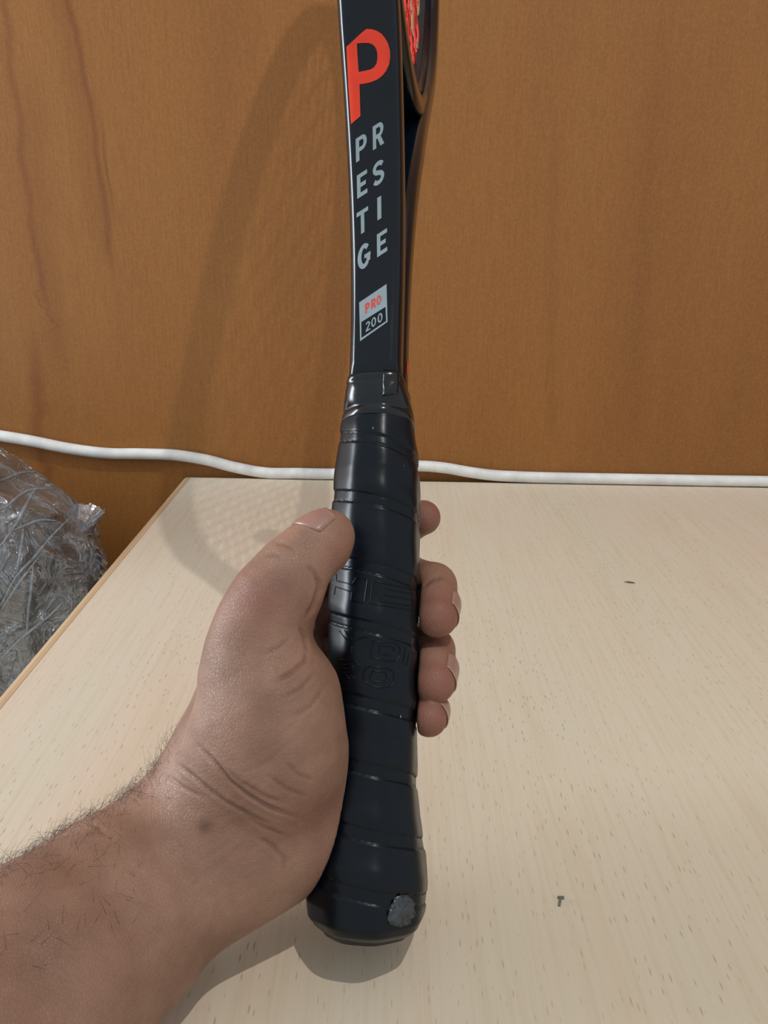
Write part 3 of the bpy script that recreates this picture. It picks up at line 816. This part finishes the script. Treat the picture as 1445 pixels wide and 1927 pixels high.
# nails
def nail(c, t, n, length, half_ang, rad=0.02, free=0.18, label=None):
    t = t/np.linalg.norm(t); n = n-(n@t)*t; n /= np.linalg.norm(n); b = np.cross(t, n)
    NI, NJ = 12, 14; pts = []
    for i in range(NI):
        a = i/(NI-1)
        for j in range(NJ):
            s = -1+2*j/(NJ-1)
            x = (-0.5+a)*length
            if a < 0.3: x += 0.14*length*(s*s)*(1-a/0.3)
            if a > 0.7: x -= 0.20*length*(s*s)*((a-0.7)/0.3)
            ph = s*half_ang
            d = Vector(n*math.cos(ph)+b*math.sin(ph)); o = Vector(c+t*x)+d*rad
            h = BV_hand.ray_cast(o, -d, rad+0.004)
            p = h[0] if h[0] is not None else Vector(c+t*x)+d*0.006
            lift = 0.00022 if (abs(s) < 0.93 and a > 0.05) else -0.0001
            pts.append(p+d*lift)
    P_ = np.array(pts).reshape(NI, NJ, 3)
    for _ in range(2):
        P_[1:-1, 1:-1] = 0.5*P_[1:-1, 1:-1]+0.125*(P_[:-2, 1:-1]+P_[2:, 1:-1]+P_[1:-1, :-2]+P_[1:-1, 2:])
    fs = [(i*NJ+j, i*NJ+j+1, (i+1)*NJ+j+1, (i+1)*NJ+j) for i in range(NI-1) for j in range(NJ-1)]
    o = mesh('fingernail', P_.reshape(-1, 3), fs, M_nail, hand)
    o.data.materials.append(M_nailtip)
    for i, p in enumerate(o.data.polygons): p.material_index = 1 if i//(NJ-1) >= NI-2 else 0
    md = o.modifiers.new('thickness', 'SOLIDIFY'); md.thickness = 0.0004; md.offset = 1
    return o
th = CHW['thumb2']; tdir = th[-1][0]-th[0][0]
nail(0.55*th[-1][0]+0.45*th[-2][0]+0.0*tdir, tdir, -0.50*cr+0.80*cu-0.30*fw, 0.0112, math.radians(60))
md_ = CHW['middle']; nail(0.6*md_[-1][0]+0.4*md_[-2][0], md_[-1][0]-md_[-3][0], 0.90*cr+0.20*cu+0.42*fw, 0.0092, math.radians(50), 0.0095)
rg_ = CHW['ring']; nail(0.6*rg_[-1][0]+0.4*rg_[-2][0], rg_[-1][0]-rg_[-3][0], 0.95*cr+0.22*cu+0.22*fw, 0.0092, math.radians(50), 0.0095)
lt_ = CHW['little']; nail(0.6*lt_[-1][0]+0.4*lt_[-2][0], lt_[-1][0]-lt_[-3][0], 0.85*cr+0.25*cu+0.60*fw, 0.0075, math.radians(48), 0.0085)
ix_ = CHW['index']; nail(0.7*ix_[-1][0]+0.3*ix_[-2][0], ix_[-1][0]-ix_[-2][0], 0.2*cu+1.0*fw, 0.0095, math.radians(50), 0.0095)

# arm hair
def upper_edge(x): return np.interp(x, [-100, 0, 100, 200, 290, 320, 345], [1695, 1640, 1585, 1530, 1475, 1430, 1370])
ue = HP[:, 1]-upper_edge(HP[:, 0])
cand = np.where((HP[:, 0] > -60) & (HP[:, 0] < 335) & (ue < 75) & (HZ < 0.29) & (facing > -0.75))[0]
wt = np.exp(-np.maximum(ue[cand], 0)/32.0)*np.where(HP[cand, 0] > 300, 0.3, 1); wt /= wt.sum()
pick = rng.choice(cand, 850, replace=False, p=wt)
cand2 = np.where((HP[:, 0] > -40) & (HP[:, 0] < 260) & (ue > 40) & (ue < 240) & front)[0]
pick = np.concatenate([pick, rng.choice(cand2, 90, replace=False)])
armdir = CHW['arm'][-1][0]-CHW['arm'][0][0]; armdir /= np.linalg.norm(armdir)
vs, fs = [], []
for q_, i in enumerate(pick):
    n = HN[i]; p = HV[i]-n*0.0003
    t = armdir*rng.uniform(-0.4, 1.0)+rng.normal(0, 0.45, 3); t -= (t@n)*n; t /= np.linalg.norm(t)
    L = rng.uniform(0.004, 0.0082); up = rng.uniform(0.35, 0.9) if q_ < 850 else rng.uniform(0.08, 0.25)
    curl = rng.normal(0, 0.5, 3); pts = []
    for k in range(6):
        a = k/5; pts.append(p+L*(a*up*n*(1-0.45*a)+a*t*(0.45+0.4*a))+curl*a*a*L*0.5)
    v2, f2 = tube(pts, [0.00004, 0.00004, 0.000036, 0.00003, 0.00002, 0.00001], 3, False); b = len(vs); vs += v2; fs += [tuple(b+i2 for i2 in f) for f in f2]
hair = mesh('arm_hair', vs, fs, M_hair, hand); tag(hair, 'fine dark arm hair', kind='stuff')

# ------------------------------------------------------------------ the wrapped bundle left of the table
def mat_film():
    t = NT('clear_plastic_film')
    for l in list(t.out.inputs['Surface'].links): t.t.links.remove(l)
    v1 = t.coord((1, 1, 1))
    wv = t.n('ShaderNodeTexNoise'); wv.inputs['Scale'].default_value = 38; wv.inputs['Detail'].default_value = 5; wv.inputs['Distortion'].default_value = 1.2; t.l(v1, wv.inputs[0])
    rid = t.ramp(t.math('ABSOLUTE', t.math('SUBTRACT', wv.outputs['Fac'], 0.5)), [(0.0, 1.0), (0.05, 0.25), (0.2, 0.0)])
    n2 = t.noise(v1, 130, 4, 0.6)
    bp_ = t.n('ShaderNodeBump'); bp_.inputs['Strength'].default_value = 0.9; bp_.inputs['Distance'].default_value = 0.0035
    t.l(t.math('ADD', rid, t.math('MULTIPLY', n2, 0.7)), bp_.inputs['Height'])
    tr = t.n('ShaderNodeBsdfTransparent'); tr.inputs[0].default_value = (0.93, 0.95, 0.97, 1)
    gl = t.n('ShaderNodeBsdfGlossy'); gl.inputs['Roughness'].default_value = 0.08; gl.inputs['Color'].default_value = (0.95, 0.97, 1, 1); t.l(bp_.outputs[0], gl.inputs['Normal'])
    df = t.n('ShaderNodeBsdfDiffuse'); df.inputs['Color'].default_value = (0.72, 0.78, 0.84, 1); t.l(bp_.outputs[0], df.inputs['Normal'])
    fr = t.n('ShaderNodeFresnel'); fr.inputs['IOR'].default_value = 1.55; t.l(bp_.outputs[0], fr.inputs['Normal'])
    m1 = t.n('ShaderNodeMixShader'); pat = t.ramp(t.noise(t.coord((1, 1, 0.6)), 13, 3, 0.6, 0.8), [(0.42, 0.01), (0.70, 0.22)])
    t.l(t.math('ADD', t.math('MULTIPLY', rid, 0.30), pat), m1.inputs[0]); t.l(tr.outputs[0], m1.inputs[1]); t.l(df.outputs[0], m1.inputs[2])
    m2 = t.n('ShaderNodeMixShader'); t.l(t.math('MULTIPLY_ADD', fr.outputs[0], 1.7, 0.09, clamp=True), m2.inputs[0]); t.l(m1.outputs[0], m2.inputs[1]); t.l(gl.outputs[0], m2.inputs[2])
    t.l(m2.outputs[0], t.out.inputs['Surface'])
    return t.m
M_film = mat_film()
M_fold = mat_simple('film_fold_haze', (0.42, 0.47, 0.52, 1), 0.2, 0.6, 0.3, 200, Alpha=0.45)
M_bundle = mat_simple('charcoal_mesh_fabric', (0.006, 0.012, 0.019, 1), 0.5, 0.3, 0.35, 70, bump=0.6)
BX, BY = -0.418, 0.560
bundle = tag(empty('wrapped_bundle', (BX, BY, -0.75)), 'black rounded bundle wrapped in clear crinkled plastic beside the table', 'bundle')
BINV = Matrix.Translation(-Vector((BX, BY, -0.75)))
def bundle_r(z):   # outline radius factor against height
    if z > -0.045: return math.sqrt(max(0.0, 1-((z+0.045)/0.125)**2))
    return float(np.interp(z, [-0.75, -0.74, -0.60, -0.30, -0.045], [0.80, 0.90, 0.98, 1.02, 1.0]))
def bundle_mesh(name, mat, grow, crinkle, nu, nz):
    zs = np.concatenate([np.linspace(-0.749, -0.3, nz//4), np.linspace(-0.29, 0.02, nz//2), 0.08-0.06*np.linspace(1, 0, nz//3+2)[1:]**2])
    vs, fs = [], []
    for z in zs:
        for k in range(nu):
            t = 2*math.pi*k/nu
            r = bundle_r(z)*(1+grow)
            p = Vector((BX+0.186*r*math.cos(t), BY+0.125*r*math.sin(t), z+grow*0.3*(z+0.1)*(z > -0.1)))
            if crinkle:
                n = Vector((math.cos(t), math.sin(t), 0.3 if z > -0.05 else 0))
                a = noise.ridged_multi_fractal(p*11+Vector((3, 1, 7)), 0.9, 2.1, 4, 0.9, 2.0)
                b = noise.noise(Vector((p.x*40, p.y*40, p.z*9)))
                p = p+n*(crinkle*(a-0.9)*0.5+crinkle*0.4*b)
            vs.append(p)
    m = len(zs)
    for i in range(m-1):
        for k in range(nu):
            k2 = (k+1) % nu; fs.append((i*nu+k, i*nu+k2, (i+1)*nu+k2, (i+1)*nu+k))
    fs.append(tuple(range(nu))[::-1]); fs.append(tuple((m-1)*nu+k for k in range(nu)))
    o = mesh(name, vs, fs, mat); o.parent = bundle; o.matrix_parent_inverse = BINV; return o
tag(bundle_mesh('padded_body', M_bundle, -0.05, 0.004, 72, 60), 'dark charcoal padded body')
tag(bundle_mesh('plastic_film', M_film, 0.02, 0.013, 180, 160), 'clear crinkled plastic film')
# folds of film running over the bundle
def on_bundle(px, py):
    d = Vector(ray(px, py)).normalized(); return BVF.ray_cast(Vector(CAM), d)
fo = [o for o in bundle.children if o.name.startswith('plastic_film')][0]
BVF = bvh_of(fo)
folds = [[(0, 1140), (30, 1085), (62, 1050), (100, 1005), (135, 970)], [(0, 1150), (40, 1090), (75, 1045)], [(48, 1205), (52, 1150), (58, 1100), (62, 1055)], [(30, 1080), (38, 1030), (44, 990)],
         [(0, 905), (40, 890), (80, 888)], [(0, 1030), (30, 985), (60, 930), (78, 905)], [(0, 1240), (40, 1200), (90, 1160), (120, 1130)], [(20, 1000), (70, 980), (105, 980)], [(5, 960), (50, 925), (100, 920)]]
for ln in folds:
    pts = []
    for x, y in catmull(ln, 5):
        h = on_bundle(x, y)
        if h[0] is not None: pts.append(h[0]+h[1].normalized()*(0.0006 if h[1].dot(Vector(ray(x, y))) < 0 else -0.0006))
    if len(pts) > 3:
        v2, f2 = tube(pts, [0.0003+0.0009*math.sin(math.pi*i/(len(pts)-1)) for i in range(len(pts))], 5)
        o = mesh('film_fold', v2, f2, M_fold); o.parent = bundle; o.matrix_parent_inverse = BINV
# torn flap of film sticking out to the right
flap = [(100, 950), (140, 948), (182, 952), (197, 962), (188, 975), (176, 1000), (172, 1020), (192, 1035), (203, 1052), (200, 1072), (190, 1085), (150, 1090), (110, 1060), (95, 1000)]
zc = 0.62
bm = bmesh.new(); rim = [bm.verts.new(Vector(C(x+rng.uniform(-2, 2), y+rng.uniform(-2, 2), zc+0.012*math.sin(i*2.3)))) for i, (x, y) in enumerate(catmull(flap, 4)[:-1])]
cv = bm.verts.new(Vector(C(140, 1015, zc-0.012)))
for a, b in zip(rim, rim[1:]+rim[:1]): bm.faces.new([cv, a, b])
bmesh.ops.subdivide_edges(bm, edges=bm.edges[:], cuts=3, use_grid_fill=True)
for v in bm.verts: v.co += Vector((0, 1, 0.3))*0.006*noise.noise(v.co*60)
o = bm_obj('torn_film_flap', bm, M_film, smooth=True); o.parent = bundle; o.matrix_parent_inverse = BINV

# ------------------------------------------------------------------ specks on the table
p = on_table(1185, 1097)
vs, fs = tube([(p[0]-0.0036, p[1]+0.001, 0.0004), (p[0]-0.001, p[1], 0.0007), (p[0]+0.0012, p[1]-0.0004, 0.0007), (p[0]+0.0036, p[1]-0.0004, 0.0003)], [0.0002, 0.0007, 0.0006, 0.0001], 6)
tag(mesh('wood_splinter', vs, fs, M_splinter), 'tiny brown splinter lying on the far part of the table', 'splinter')
p = on_table(1055, 1697)
vs, fs = tube(catmull([(p[0]-0.0010, p[1]-0.0022, 0.0005), (p[0]-0.0004, p[1]-0.0004, 0.0006), (p[0]+0.0004, p[1]+0.0014, 0.0008), (p[0]+0.0013, p[1]+0.0012, 0.0006), (p[0]-0.0008, p[1]+0.0016, 0.0005)], 4), 0.00045, 6)
tag(mesh('lint_crumb', vs, fs, M_crumb), 'tiny curled grey crumb on the table right of the racket butt', 'crumb')
